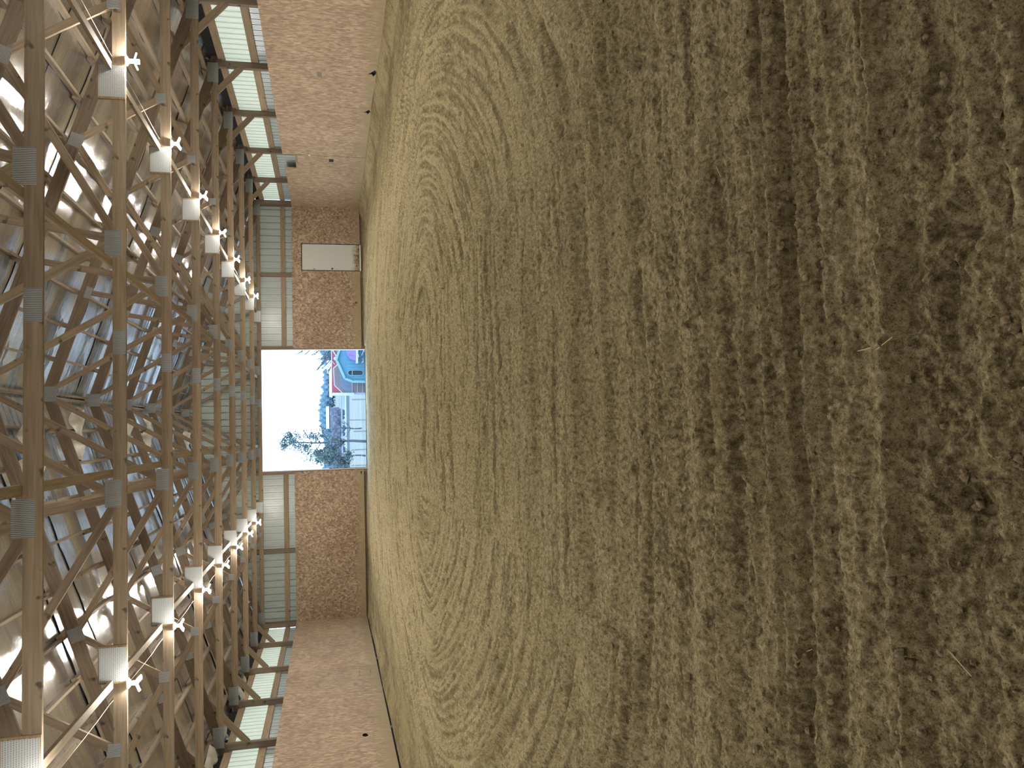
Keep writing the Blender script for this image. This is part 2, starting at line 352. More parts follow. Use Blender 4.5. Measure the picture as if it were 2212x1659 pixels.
    for k in range(12):
        y = math.exp(random.uniform(math.log(1.2), math.log(7))); x = random.uniform(-.45, .5)*y
        i = int(np.searchsorted(ys, y)); j = int(np.searchsorted(xs, x)); zz = z[i, j]+.006; a = random.uniform(0, 3.14); l = random.uniform(.015, .05)
        mb.board((x-l*math.cos(a), y-l*math.sin(a), zz), (x+l*math.cos(a), y+l*math.sin(a), zz+.006), .002, .0015, (0, 0, 1))
    mb.build('straw_bits', M['straw'], fl, 'stuff')
    return fl
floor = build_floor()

# ------------------------------------------------------------------ ribbed metal sheet, parts of walls
def ribbed(axis, a0, a1, base, z0, z1, out, name, mat, parent, pitch=.2286, rib=.04):
    """axis 'x': sheet spans x from a0 to a1 at y=base; axis 'y': spans y at x=base. out=+1/-1 direction of ribs"""
    pts = []; a = a0
    while a < a1-1e-4:
        for d, h in ((0, 0), (.012, 0), (.016, rib), (.040, rib), (.044, 0), (.10, 0), (.106, .004), (.114, .004), (.12, 0), (.165, 0), (.171, .004), (.179, .004), (.185, 0)):
            if a+d < a1: pts.append((a+d, h))
        a += pitch
    pts.append((a1, 0)); V = []; Fq = []
    zt = z1 if callable(z1) else (lambda q: z1)
    for k, off in enumerate((0, .0015)):
        for p, h in pts:
            b = base+out*(h+off)
            for zz in (z0, zt(p)): V.append((p, b, zz) if axis == 'x' else (b, p, zz))
    n = len(pts)
    for i in range(n-1):
        Fq.append((2*i, 2*i+2, 2*i+3, 2*i+1)); o = 2*n; Fq.append((o+2*i, o+2*i+1, o+2*i+3, o+2*i+2))
        Fq.append((2*i, 2*n+2*i, 2*n+2*i+2, 2*i+2)); Fq.append((2*i+1, 2*i+3, 2*n+2*i+3, 2*n+2*i+1))
    Fq.append((0, 1, 2*n+1, 2*n)); Fq.append((2*n-2, 4*n-2, 4*n-1, 2*n-1))
    return link(name, me_from(V, Fq), mat, parent)
def roofline(x): return ztop(x-XC)+.19

# ------------------------------------------------------------------ end wall (far)
wf = empty('wall_far', (0, 0, 0), 'structure')
W3 = .9144; SY = E+.165
x = DX1+.05
while x < XR+.1: ribbed('x', x, min(x+W3, XR+.15), SY, .0, lambda q: roofline(q), 1, 'siding_sheet', M['siding'], wf); x += W3
x = DX0-.05
while x > XL-.1: ribbed('x', max(x-W3, XL-.15), x, SY, .0, lambda q: roofline(q), 1, 'siding_sheet', M['siding'], wf); x -= W3
x = DX0-.05
while x < DX1+.05: ribbed('x', x, min(x+W3, DX1+.05), SY, DZ+.02, lambda q: roofline(q), 1, 'siding_sheet', M['siding'], wf); x += W3
def post_end(x0, x1, z1=HC+.6): MB().box(x0, x1, E+.012, E+.15, -.2, z1).build('post', M['post'], wf, bevel=.003)
post_end(5.415, 5.53); post_end(DX1, DX1+.115, CZ+3.4); post_end(DX0-.115, DX0, CZ+3.4); post_end(-3.985, -3.87); post_end(XR-.02, XR+.12); post_end(XL-.12, XL+.02)
for a, b in ((XL, -3.985), (-3.87, DX0-.115), (DX1+.115, 5.415), (5.53, XR)):
    MB().box(a, b, E+.11, E+.15, GZ0, GZ1).build('girt', M['girt'], wf)
for a, b in ((XL, DX0-.115), (DX1+.115, XR)): MB().box(a, b, E+.05, E+.09, OSBB-.13, OSBB+.02).build('skirt_board', M['post'], wf)
# OSB sheets of the end wall; the one round the walk door is cut around it
T = .012
def osb_end_sheet(outer, holes=()):
    me = sheet_holes(outer, list(holes), T); me.transform(Matrix.Rotation(math.radians(90), 4, 'X'))
    o = link('osb_sheet', me, M['osb_end'], wf); o.location = (0, E-T/2+random.uniform(-.003, .003), 0); return o
g = .003
WX0, WX1, WZ0, WZ1 = 5.646, 6.555, CZ-1.15, CZ+.80
def rect(a, b, c, d): return [(a, c), (b, c), (b, d), (a, d)]
osb_end_sheet(rect(DX1+.02, DX1+1.25-g, OSBB, OSBT)); osb_end_sheet([(DX1+1.25, OSBB), (5.45-g, OSBB), (5.45-g, OSBT), (DX1+1.25, OSBT)], [[(3.62+.0+.9+.03*math.cos(t), CZ-1.02+.035*math.sin(t)) for t in [i*.785 for i in range(8)]]])
osb_end_sheet([(5.45, OSBB), (WX0-.02, OSBB), (WX0-.02, WZ1+.02), (WX1+.02, WZ1+.02), (WX1+.02, OSBB), (6.67-g, OSBB), (6.67-g, OSBT-.01), (5.45, OSBT-.01)])
osb_end_sheet([(6.67, OSBB), (XR-.013, OSBB+.01), (XR-.013, OSBT-.02), (6.67, OSBT-.005)])
xx = DX0-.02; k = 0
while xx > XL+.02:
    a = max(xx-1.22, XL+.013); hol = []
    if k == 0: hol = [[(xx-.20, CZ-1.10), (xx-.05, CZ-1.13), (xx-.10, CZ-1.06)]]
    osb_end_sheet(rect(a, xx-g, OSBB, OSBT), hol); xx -= 1.22; k += 1
# walk door
d1 = empty('door_1', (0, 0, 0), 'structure')
do = link('door_leaf', MB().box(0, WX1-WX0, 0, .04, 0, WZ1-WZ0).mesh(), M['door'], d1); do.location = (WX0, E+.02, WZ0)
m = MB(); m.box(WX0-.022, WX0, E-.01, E+.06, WZ0-.02, WZ1+.025); m.box(WX1, WX1+.022, E-.01, E+.06, WZ0-.02, WZ1+.025); m.box(WX0-.022, WX1+.022, E-.01, E+.06, WZ1, WZ1+.025)
m.build('door_frame', M['darkmetal'], d1)
MB().box(WX1-.012, WX1+.001, E+.004, E+.02, WZ0+.1, WZ1-.03).build('frost_strip', M['siding_edge'], d1)
MB().box(WX0-.01, WX1, E-.015, E+.05, WZ0-.06, WZ0-.012).build('threshold', M['siding_edge'], d1)
MB().tube([(WX0+.06, E+.02, WZ0+.93), (WX0+.06, E-.03, WZ0+.93)], [.028, .022], 10).build('knob', M['darkmetal'], d1)
MB().tube([(WX0+.03, E+.018, WZ0+1.56), (WX0+.03, E-.02, WZ0+1.56), (WX0+.05, E-.03, WZ0+1.50)], .008, 6).build('hasp', M['darkmetal'], d1)
# big doorway: thin white edge track and jamb flashing
d2 = empty('door_2', (0, 0, 0), 'structure')
MB().box(DX1-.022, DX1, E+.02, SY+.03, .02, DZ).build('jamb_flashing', M['siding_edge'], d2)
MB().box(DX0, DX0+.03, E+.0, SY+.03, .02, DZ).build('jamb_flashing', M['siding_edge'], d2)
MB().box(DX0+.03, DX0+.045, E+.02, E+.05, .02, 1.3).build('jamb_rod', M['darkmetal'], d2)
MB().box(DX0, DX1, E+.06, E+.15, HC+.01, HC+.15).build('header', M['truss'], d2)

# ------------------------------------------------------------------ side walls
def side_wall(name, XW, s, splitw):
    """s=+1 right wall, -1 left wall"""
    w = empty(name, (0, 0, 0), 'structure')
    for n in range(-4, 9):
        y = TY(n)
        MB().box(min(XW, XW+s*.14), max(XW, XW+s*.14), y+.045 if n < 8 else y-.15, y+.155 if n < 8 else y-.03, -.3, CZ+2.5).build('post', M['post'], w, bevel=.003)
    for n in range(-4, 8):
        ya, yb = TY(n), TY(n+1); xa, xb = XW+s*.142, XW+s*.18
        MB().box(min(xa, xb), max(xa, xb), ya, yb-.004, GZ0-.01, GZ1-.015).build('girt', M['girt_y'], w, bevel=.003)
        MB().box(min(xa, xb), max(xa, xb), ya, yb-.004, EG0, EG1).build('eave_girt', M['girt_y'], w, bevel=.003)
        q = BAY/3
        for k in range(3):
            ribbed('y', ya+k*q, ya+(k+1)*q, XW+s*.185, 0, GZ0+.02, s, 'siding_sheet', M['siding'], w, q/4)
            ribbed('y', ya+k*q, ya+(k+1)*q, XW+s*.188, GZ0+.021, EG1-.02, s, 'translucent_sheet', M['trans'], w, q/4)
        MB().box(min(XW+s*.2, XW+s*.23), max(XW+s*.2, XW+s*.23), ya, yb-.002, EG1-.02, CZ+2.42).build('eave_shade_strip', M['dark'], w)  # added black strip standing in for the unlit gap, also blocks the sky
    a_, b_ = sorted((XW+s*.03, XW+s*.036))
    for n in range(-4, 8): MB().box(a_, b_, TY(n)+.16, TY(n+1)+(.04 if n < 7 else -.16), -.1, OSBT-.06-(.40 if (s > 0 and n == 6) else 0)).build('wall_shade_sheet', M['dark'], w)  # added black sheet standing in for the dark cavity behind holes and gaps
    return w
wr = side_wall('wall_right', XR, 1, 0); wl = side_wall('wall_left', XL, -1, 0)
def osb_side_sheet(w, XW, s, outer, holes=()):
    me = sheet_holes(outer, list(holes), T); me.transform(Matrix(((0, 0, 1, 0), (1, 0, 0, 0), (0, 1, 0, 0), (0, 0, 0, 1))))
    o = link('osb_sheet', me, M['osb_side'], w); o.location = (XW-s*(T/2-random.uniform(-.003, .0)), 0, 0); return o
def ell(cy_, cz_, a, b, n=14, jag=0): return [(cy_+a*math.cos(t)*(1+random.uniform(-jag, jag)), cz_+b*math.sin(t)*(1+random.uniform(-jag, jag))) for t in [2*math.pi*i/n for i in range(n)]]
# right wall: sheets run 1.22 wide; big break (swinging section) at y=23.65
y = 23.65; edges = []
while y > REAR: edges.append((max(y-1.22, REAR), y)); y -= 1.22
for a, b in edges:
    h = []; zb = OSBB + (0.03*math.sin(a*3.1))
    out = [(a+g, zb), (b, zb+.01), (b, OSBT), (a+g, OSBT+.004)]
    for cyy, czz, ra, rb in ((17.95, CZ-1.08, .17, .10), (20.2, CZ-1.06, .15, .09), (21.2, CZ-.90, .10, .035)):
        if a+.2 < cyy < b-.2: h.append([(cyy-ra, czz-rb*.4), (cyy-ra*.1, czz-rb*.9), (cyy+ra, czz-rb*.2), (cyy+ra*.3, czz+rb*.2), (cyy+ra*.4, czz+rb), (cyy-ra*.3, czz+rb*.3)])
    osb_side_sheet(wr, XR, 1, out, h)
osb_side_sheet(wr, XR, 1, [(23.67, OSBB-.02), (24.9, OSBB), (24.9, OSBT-.02), (24.82, OSBT-.02), (24.82, CZ+.80), (23.67, CZ+.80)])
osb_side_sheet(wr, XR, 1, [(24.905, OSBB), (26.12, OSBB), (26.12, OSBT-.02), (24.905, OSBT-.02)])
osb_side_sheet(wr, XR, 1, [(26.125, OSBB), (27.34, OSBB), (27.34, OSBT-.02), (26.125, OSBT-.02)])
osb_side_sheet(wr, XR, 1, [(27.345, OSBB), (E-.02, OSBB-.03), (E-.02, OSBT-.02), (27.345, OSBT-.02)])
MB().box(XR-.02, XR-.002, 23.66, 24.4, CZ+.74, CZ+.80).build('top_rail', M['girt_y'], wr)
MB().box(XR-.026, XR-.013, 28.0, 29.05, OSBB, CZ-.5).build('osb_patch', M['osb_side'], wr)
MB().box(XR-.02, XR-.012, 23.9, 24.15, CZ-.27, CZ-.14).build('outlet_cover', M['darkmetal'], wr)
MB().box(XR-.03, XR-.012, 23.58, 23.66, CZ+.37, CZ+.43).build('hinge_bracket', M['siding_edge'], wr)
MB().box(XR-.016, XR-.0125, 18.05, 18.30, CZ+.02, CZ+.12).build('old_label', flat('faded_label', (.22, .19, .15)), wr)
y = E-.02
while y > REAR:
    a = max(y-1.22, REAR); h = []
    if a+.15 < 17.81 < y-.15: h = [ell(17.81, CZ-.655, .10, .062, 16, .08)]
    else:
        pass
    osb_side_sheet(wl, XL, -1, rect(a+g, y, OSBB-.015, OSBT), h); y -= 1.22
if True:
    m = MB(); yy0, yy1, z0, z1 = 22.1, 22.6, CZ-.99, CZ-.70
    for q in (((yy0, z0), (yy1, z0)), ((yy1, z0), (yy1, z1)), ((yy1, z1), (yy0, z1)), ((yy0, z1), (yy0, z0))):
        m.board((XL+.013, q[0][0], q[0][1]), (XL+.013, q[1][0], q[1][1]), .012, .003, (1, 0, 0))
    m.build('pencilled_cutout', flat('dark_line', (.16, .10, .06)), wl)
wb = empty('wall_rear', (0, 0, 0), 'structure')
MB().box(XL-.2, XR+.2, REAR-.2, REAR-.05, -.2, HC+.1).build('osb_sheet', M['osb_end'], wb)
xx = XL-.15
while xx < XR+.15: ribbed('x', xx, min(xx+W3, XR+.2), REAR-.22, HC, lambda q: roofline(q), -1, 'siding_sheet', M['siding'], wb); xx += W3

# ------------------------------------------------------------------ ceiling: purlins, foil, roof steel
ce = empty('ceiling', (0, 0, 0), 'structure')
A = math.atan(SL); ca, sa = math.cos(A), math.sin(A)
TCH = .092                       # half depth of the top chord
for side in (-1, 1):
    me_p = None
    d = .03; rows = []
    while d < 7.6: rows.append(d); d += .61
    for d in rows:
        t = d*ca; xp = XC+side*t; zp = ztop(t) + (TCH+.045)/ca
        for n0 in range(-5, 8, 1):
            m = MB(); nx, nz = side*sa, ca
            y0, y1 = TY(n0)-.12+random.uniform(-.03, .03), TY(n0+1)+.12
            off = side*.021*(1 if n0 % 2 else -1)
            cx, cz_ = xp+off*ca, zp-abs(off)*0-off*side*sa
            a1, b1 = (.019*ca*side, -.019*sa), (.0445*nx, .0445*nz)
            P = []
            for yy in (y0, y1):
                for p, q in ((-1, -1), (1, -1), (1, 1), (-1, 1)): P.append((cx+p*a1[0]+q*b1[0], yy, cz_+p*a1[1]+q*b1[1]))
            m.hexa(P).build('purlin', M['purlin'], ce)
FO = TCH+.095                    # foil lies on top of the purlins
def foil_strip(side, y0, y1, d0, d1, seed):
    nu, nv = 44, 12; V = []; Fq = []
    for i in range(nu+1):
        d = d0+(d1-d0)*i/nu; sag = abs(math.sin(math.pi*(d-.03)/.61))**.7
        for j in range(nv+1):
            v = j/nv; y = y0+(y1-y0)*v
            wob = .014*math.sin(2*math.pi*v+seed*1.7)+.005*math.sin(2*math.pi*v*2.6+seed)+.008*math.sin(d*2.1+seed*2.3+v*2)
            off = FO-sag*(.006+.010*abs(math.sin(seed*3.3+d)))+wob*(.6+.4*sag)+.004*(seed % 2)
            V.append((XC+side*(d*ca+off*sa), y, ztop(d*ca)+off*ca-(0 if d > 0 else 0)))
    for i in range(nu):
        for j in range(nv):
            a = i*(nv+1)+j; Fq.append((a, a+1, a+nv+2, a+nv+1))
    link('foil_strip', me_from(V, Fq, 'foil', True), M['foil'], ce)
k = 0; y = REAR-.2
while y < E+.15:
    y1 = min(y+1.2, E+.16)
    foil_strip(1, y, y1+.03, .02, 7.75, k)
    d0 = .02 if (k % 7 == 3) else random.choice([.72, .72, 1.33])
    foil_strip(-1, y, y1+.03, d0, 7.75, k+3)
    if d0 > .5 and k % 3 == 1: foil_strip(-1, y, y+.62, .02, d0-.02, k+9)
    k += 1; y += 1.2
for side in (-1, 1):
    y = REAR-.3
    while y < E+.2:
        V = []; Fq = []; pts = []
        for i in range(4):
            for d, h in ((0, 0), (.05, 0), (.065, .02), (.09, .02), (.105, 0), (.2285, 0)): pts.append((y+i*.2286+d, h))
        for yy, h in pts:
            for d in (-.1, 7.9): V.append((XC+side*(d*ca+(FO+.05+h)*sa), yy, ztop(d*ca)+(FO+.05+h)*ca))
        for i in range(len(pts)-1): Fq.append((2*i, 2*i+1, 2*i+3, 2*i+2))
        link('roof_sheet', me_from(V, Fq), M['roofsteel'], ce); y += W3
# torn foil hanging from the left slope by the ridge
def flap(x, y, z, wd, ln, rot, seed):
    rs = random.Random(seed); nu, nv = 14, 12; V = []; Fq = []
    for i in range(nu+1):
        for j in range(nv+1):
            u = i/nu; v = j/nv; curl = u*u*(1.2+.8*rs.random()*0)
            edge = 1-.35*abs(math.sin(v*7+seed))*u
            px = (v-.5)*wd*(1-.25*u); l = ln*u*edge
            py = l*math.sin(.5+curl*.9)+.06*math.sin(v*6+seed)*u; pz = -l*math.cos(.5+curl*.8)+.05*math.sin(v*9+u*5+seed)*u
            c_, s_ = math.cos(rot), math.sin(rot); V.append((px*c_-py*s_, px*s_+py*c_, pz))
    for i in range(nu):
        for j in range(nv):
            a = i*(nv+1)+j; Fq.append((a, a+1, a+nv+2, a+nv+1))
    me = me_from(V, Fq, 'foil_scrap', True); o = link('foil_scrap', me, M['torn'], ce); o.location = (x, y, z); return o
for n in range(-1, 8):
    ya = TY(n)+BAY*random.uniform(.35, .6); d = random.choice([.75, 1.0, 1.33])
    flap(XC-d*ca, ya, ztop(d)+.12, random.uniform(.7, 1.1), random.uniform(.5, .75), random.uniform(2.6, 3.9), n+11)
flap(1.75, TY(0)+1.2, ztop(.9)+.08, .8, .5, 3.2, 40)
for k, (yy, ln) in enumerate(((TY(3)+1.6, .5), (TY(5)+.6, .8), (TY(6)-.9, .6), (TY(7)+.6, .4), (TY(4)+.9, .6))):
    flap(XL+.22, yy, CZ+2.36, .9, ln*.75, 1.4+.3*k, 70+k)
# ridge cap
MB().board((XC, REAR-.3, PK+.38), (XC, E+.25, PK+.38), .5, .004, (0, 0, 1)).build('ridge_cap', M['roofsteel'], ce)

# ------------------------------------------------------------------ roof trusses
def truss_proto():
    r = empty('roof_truss'); th = .038
    def web(A_, B_, w_=.089, name='web', mat='web'):
        A_ = Vector((A_[0], 0, A_[1])); B_ = Vector((B_[0], 0, B_[1])); L_ = (B_-A_).length
        o = link(name, MB().box(-L_/2, L_/2, -th/2, th/2, -w_/2, w_/2).mesh(), M[mat], r)
        o.location = (A_+B_)/2+Vector((0, th/2, 0)); o.rotation_euler = (0, -math.atan2(B_.z-A_.z, B_.x-A_.x), 0)
        return o
    hb = HC+.07
    web((-7.35, hb), (.30, hb), .14, 'bottom_chord', 'truss'); web((.303, hb), (7.35, hb), .14, 'bottom_chord', 'truss')
    for s in (-1, 1):
        web((s*.02, ztop(0)-.02), (s*7.75, ztop(7.75)), 2*TCH, 'top_chord', 'topchord_unlit')
        web((s*1.42, hb+.06), (s*.07, PK-.06)); web((s*1.45, hb+.09), (s*1.74, ztop(1.74)-.08)); web((s*1.5, hb+.05), (s*3.42, ztop(3.42)-.07))
        web((s*4.16, hb+.06), (s*3.52, ztop(3.52)-.07)); web((s*4.2, hb+.05), (s*5.25, ztop(5.25)-.06))
    def plate(x, z, w_, h_, rot=0, mat='plate_r', name='truss_plate'):
        me = MB().box(-w_/2, w_/2, -.0016, .0016, -h_/2, h_/2).mesh(); o = link(name, me, M[mat], r)
        o.location = (x, -.0018, z); o.rotation_euler = (0, rot, 0); return o
    plate(.28, hb, .27, .135); plate(0, PK-.02, .26, .26)
    for s in (-1, 1):
        plate(s*1.39, HC+.135, .30, .17); plate(s*4.16, HC+.13, .14, .13); plate(s*3.48, ztop(3.48)-.03, .19, .19, s*A)
        plate(s*1.74, ztop(1.74)-.06, .20, .10, s*A); plate(s*5.25, ztop(5.25)-.03, .15, .15, s*A); plate(s*6.95, hb+.03, .42, .22)
        g_ = link('gusset_block', MB().box(-.205, .205, -.006, .03, -.145, .145).mesh(), M['ply'], r); g_.location = (s*3.24, -.008, HC+.145)
        p_ = plate(s*3.24, HC+.142, .365, .27, 0, 'plate', 'splice_plate'); p_.location.y = -.016
    return r
tp = truss_proto()
words = {0: 'nearest roof truss in view, its bottom chord at the sideways photo\'s left edge', 1: 'second roof truss in view, carrying the two brightest lit lamps',
         2: 'third roof truss in view, behind the two brightest lamps', 3: 'fourth roof truss in view from the camera', 4: 'fifth roof truss in view from the camera',
         5: 'sixth roof truss in view, third from the end wall trusses', 6: 'seventh roof truss in view from the camera', 7: 'eighth roof truss, last one in front of the end wall',
         8: 'roof truss standing in the end wall above the big open doorway'}
for n in range(-2, 9):
    o = tp if n == -2 else copy_tree(tp)
    o.location = (XC, TY(n), 0)
    tag(o, words.get(n, ('timber roof truss out of view overhead' if n == -1 else 'timber roof truss out of view behind the photographer')), 'truss', 'roof trusses')
# knee braces
for n in range(0, 8):
    for s, XW in ((1, XR), (-1, XL)):
        Aa = Vector((XW-s*.0, TY(n)+.065, CZ+1.72)); Bb = Vector((XW-s*1.0, TY(n)+.065, CZ+2.62))
        m = MB(); L_ = (Bb-Aa).length; o = link('knee_brace', m.box(-L_/2, L_/2, -.019, .019, -.065, .065).mesh(), M['web'], None)
        o.location = (Aa+Bb)/2; o.rotation_euler = (0, -math.atan2(Bb.z-Aa.z, Bb.x-Aa.x), 0)
        nm = ['nearest', 'second', 'third', 'fourth', 'fifth', 'sixth', 'seventh', 'eighth']
        where = 'right wall (upper in the photo)' if s > 0 else 'left wall (lower in the photo)'
        far_i = 7-n
        tag(o, ('wooden knee brace on the %s, %s from the far corner' % (where, nm[far_i])) if n >= 1 else 'wooden knee brace out of view on the nearest truss, %s' % where, 'brace', 'knee braces')
# long lateral braces lying on the bottom chords
for t_, lab in ((-3.45, 'long lengthwise brace board just beyond the lower row of lamps'), (-1.17, 'long lengthwise brace board left of the doorway centre on the chords'),
                (1.17, 'long lengthwise brace board right of the doorway centre on the chords'), (3.42, 'long lengthwise brace board just beyond the upper row of lamps')):
    r = empty('lateral_brace', (XC+t_, TY(-1), HC+.14)); tag(r, lab, 'brace', 'lengthwise brace boards')
    for n in range(-1, 8, 3):
        q = MB().box(-.044, .044, 0, 3*BAY+.25 if n < 5 else 3*BAY+.03, 0, .038).build('board', M['brace'], r); q.location = ((.0 if n % 2 else .09), BAY*(n+1), .001); q.rotation_euler[0] = 0
# ------------------------------------------------------------------ lamps: folding-leaf LED lamps on porcelain sockets
def lamp_proto():
    r = empty('ceiling_lamp')
    MB().tube([(0, 0, 0), (0, 0, -.012), (0, 0, -.028)], [.056, .056, .036], 20).build('socket_base', M['porcelain'], r, smooth=False)
    MB().tube([(0, 0, -.028), (0, 0, -.062)], .024, 14).build('screw_collar', M['porcelain'], r)
    for k in range(3):
        a = 2*math.pi*k/3+.5; q = MB().box(.016, .098, -.026, .026, -.006, .006)
        o = q.build('led_leaf', M['led'], r); o.location = (0, 0, -.085); o.rotation_euler = (0, math.radians(24), a)
    MB().tube([(0, 0, -.062), (0, 0, -.11)], [.024, .012], 12).build('lamp_core', M['led'], r)
    return r
lp = lamp_proto(); first = True
ordw = ['nearest', 'second', 'third', 'fourth', 'fifth', 'sixth', 'farthest']
for n in range(-2, 8):  # lamps on the two hindmost trusses are added, to brighten the near sand
    for xx, row in ((4.287, 'upper'), (-2.672, 'lower')):
        o = lp if first else copy_tree(lp); first = False
        o.location = (xx, TY(n)+.019, HC); o.rotation_euler[2] = random.uniform(0, 2)
        lab = 'lit white lamp under a truss, %s of the seven in the photo\'s %s row' % (ordw[n-1], row) if n >= 1 else ('lit white lamp just out of view on the nearest truss, %s row' if n == 0 else 'unseen lamp added overhead to brighten the near sand, %s row' if n == -1 else 'unseen lamp added above the camera to brighten the near sand, %s row') % row
        tag(o, lab, 'lamp', 'lamps in two rows under the trusses')
# lamp cable: one run along each row
for xx, nm in ((4.40, 'upper'), (-2.90, 'lower')):
    pts = []
    for n in range(0, 7):
        for q in range(5):
            f_ = q/5; pts.append((xx+.01*math.sin(f_*3.14+n), TY(n)+.06+f_*(BAY-.0), HC+.19-.02*math.sin(math.pi*f_)))
    o = MB().tube(pts, .0035, 5).build('lamp_cable', M['rod'], None, smooth=True); tag(o, 'thin pale lamp cable slung along the %s row of lamps' % nm, 'cable')
# ------------------------------------------------------------------ outdoors
def gz(y):
    pr = [(E+.3, .0), (E+1.5, -.25), (40, -.88), (50, -1.25), (62, -1.5), (120, -2.1), (175, -2.6), (300, -3.0), (520, -3.2), (900, -3.2)]
    for (a, b), (c, d) in zip(pr, pr[1:]):
        if y <= c: return b+(d-b)*(y-a)/(c-a)
    return pr[-1][1]
t = NT('winter_grass'); nn = t.noise(t.coord((.05, .35, 1), 'World'), 1.6, 5, .6); n2 = t.noise(t.coord((1, 1, 1), 'World'), 4, 4)
c = t.ramp(nn, [(.35, (.10, .115, .088)), (.55, (.15, .135, .11)), (.7, (.17, .175, .135))]); c = t.mix(t.ramp(n2, [(.4, (0, 0, 0)), (.7, (.6, .6, .6))]), c, (.10, .11, .07)); t.base(c); t.bump(n2, .8, .1); t.pr(Roughness=.95); M['grass'] = t.m
og = empty('ground_outside', (0, 0, 0), 'structure')
V = []; Fq = []; Ys = list(np.geomspace(E+.3, 900, 70)); Xs = list(np.linspace(-1, 1, 41))
for y in Ys:
    for u_ in Xs: V.append((u_*(14+y*.8), y, gz(y)+(.06*math.sin(u_*31+y*.9)+.04*math.sin(u_*77+y*2.3) if y > 33 else 0)))
for i in range(len(Ys)-1):
    for j in range(40): a = i*41+j; Fq.append((a, a+1, a+42, a+41))
link('field', me_from(V, Fq, 'g', True), M['grass'], og)
# frosty pale grass strip close to the doorway: tufts as stuff
m = MB()
for k in range(2600):
    y = random.uniform(37, 49); x = random.uniform(-.09, .14)*y; y += 3.5*(x > .4); y = max(y, 42.6) if x > .4 else y; zz = gz(y); h = random.uniform(.05, .16); a = random.uniform(0, 3); b = len(m.V)
    m.V += [(x-.03*math.cos(a), y-.03*math.sin(a), zz-.02), (x+.03*math.cos(a), y+.03*math.sin(a), zz-.02), (x+random.uniform(-.06, .06), y, zz+h)]; m.F.append((b, b+1, b+2))
me = me_from(m.V, m.F); o = link('pale_grass', me, flat('pale_grass', (.34, .38, .31), var=.3), None, 'stuff'); tag(o, 'pale frosty grass tufts just outside the big doorway', 'grass')
ap = []; af = []
for i, y in enumerate(np.linspace(E+.32, 36.5, 12)):
    for x in (DX0-9, DX0-3, .8, DX1+3, DX1+9): ap.append((x, y, gz(y)+.03))
for i in range(11):
    for j in range(4): a = i*5+j; af.append((a, a+1, a+6, a+5))
link('bounce_apron', me_from(ap, af), flat('pale_bounce_ground', (.72, .72, .70), .9, 0, .1), og)  # added pale ground, widened and brightened to bounce daylight onto the foil
# road, guardrail
rd = MB().box(-160, 160, 150, 164, gz(157)-.2, gz(157)+.55).build('road', flat('road', (.17, .20, .22)), None, 'structure')
gr = empty('guardrail', (0, 0, 0)); tag(gr, 'long grey guardrail beside the distant road', 'guardrail')
RZ = gz(157)+.55
pr = [(0, .0), (.05, .08), (.0, .16), (.05, .24), (0, .31), (-.02, .31), (-.02, 0)]
mb = MB(); mb.prism([(164.6+a, RZ+.42+b) for a, b in pr], 'x', -70, 70); mb.build('rail', flat('galvanised', (.30, .36, .40), .5), gr)
for k in range(-18, 19): MB().box(k*3.8-.09, k*3.8+.09, 164.66, 164.85, RZ-.9, RZ+.70).build('post', flat('rail_post', (.13, .13, .13)) if k == -18 else bpy.data.materials['rail_post'], gr)
# rail/wood fence posts & wires between
fn = empty('pasture_fence', (0, 0, 0)); tag(fn, 'thin pasture fence of wood stakes and wire in the field', 'fence')
M['stake'] = flat('stake', (.30, .27, .24))
for k, (px, hh, lean) in enumerate(((.05, 1.0, .0), (.9, 1.25, .02), (2.35, 1.1, .0), (-1.3, 1.15, -.03), (-2.5, 1.2, 0), (3.8, 1.2, .03), (-4.2, 1.2, 0))):
    yy = 62+1.5*math.sin(k*2.2); MB().tube([(px, yy, gz(yy)-.1), (px+lean, yy, gz(yy)+hh)], .05, 7).build('stake', M['stake'], fn)
for hh in (.45, .95): MB().tube([(-4.3, 62, gz(62)+hh), (0, 62.3, gz(62)+hh-.03), (3.9, 62, gz(62)+hh)], .012, 5).build('wire', M['rod'], fn)
# trees
def bark(name, c): return flat(name, c, .9, 0, .3)
M['bark'] = bark('bark', (.12, .13, .14)); M['leaf'] = flat('oak_leaf', (.13, .18, .165), .8, 0, .4); M['hedge'] = flat('tree_line_hazed', (.13, .22, .27), .95, 0, .2)  # far tree colour has the distance haze painted in, pale and blue
def grow(m, p, d, L_, r, depth, tips, rs, spread, nseg=3):
    pts = [p]; rad = [r]
    for i in range(nseg):
        d = (d+Vector((rs.uniform(-.18, .18), rs.uniform(-.18, .18), rs.uniform(-.05, .14)))).normalized(); p = p+d*L_/nseg; pts.append(p); rad.append(r*(1-.4*(i+1)/nseg))
        if depth <= 2: tips.append(p)
    m.tube(pts, rad, 5 if depth < 3 else 7)
    if depth <= 0: return
    for k in range(rs.choice([2, 3, 3])):
        a = rs.uniform(0, 6.28); e = rs.uniform(.35, spread); q = Vector((math.cos(a)*math.sin(e), math.sin(a)*math.sin(e), math.cos(e)))
        nd = (d*1.1+Vector((q.x*1.0, q.y*1.0, q.z*.25))).normalized(); st = pts[rs.choice([-1, -1, -2])]
        grow(m, st, nd, L_*rs.uniform(.62, .8), rad[-1]*.8, depth-1, tips, rs, spread, nseg)
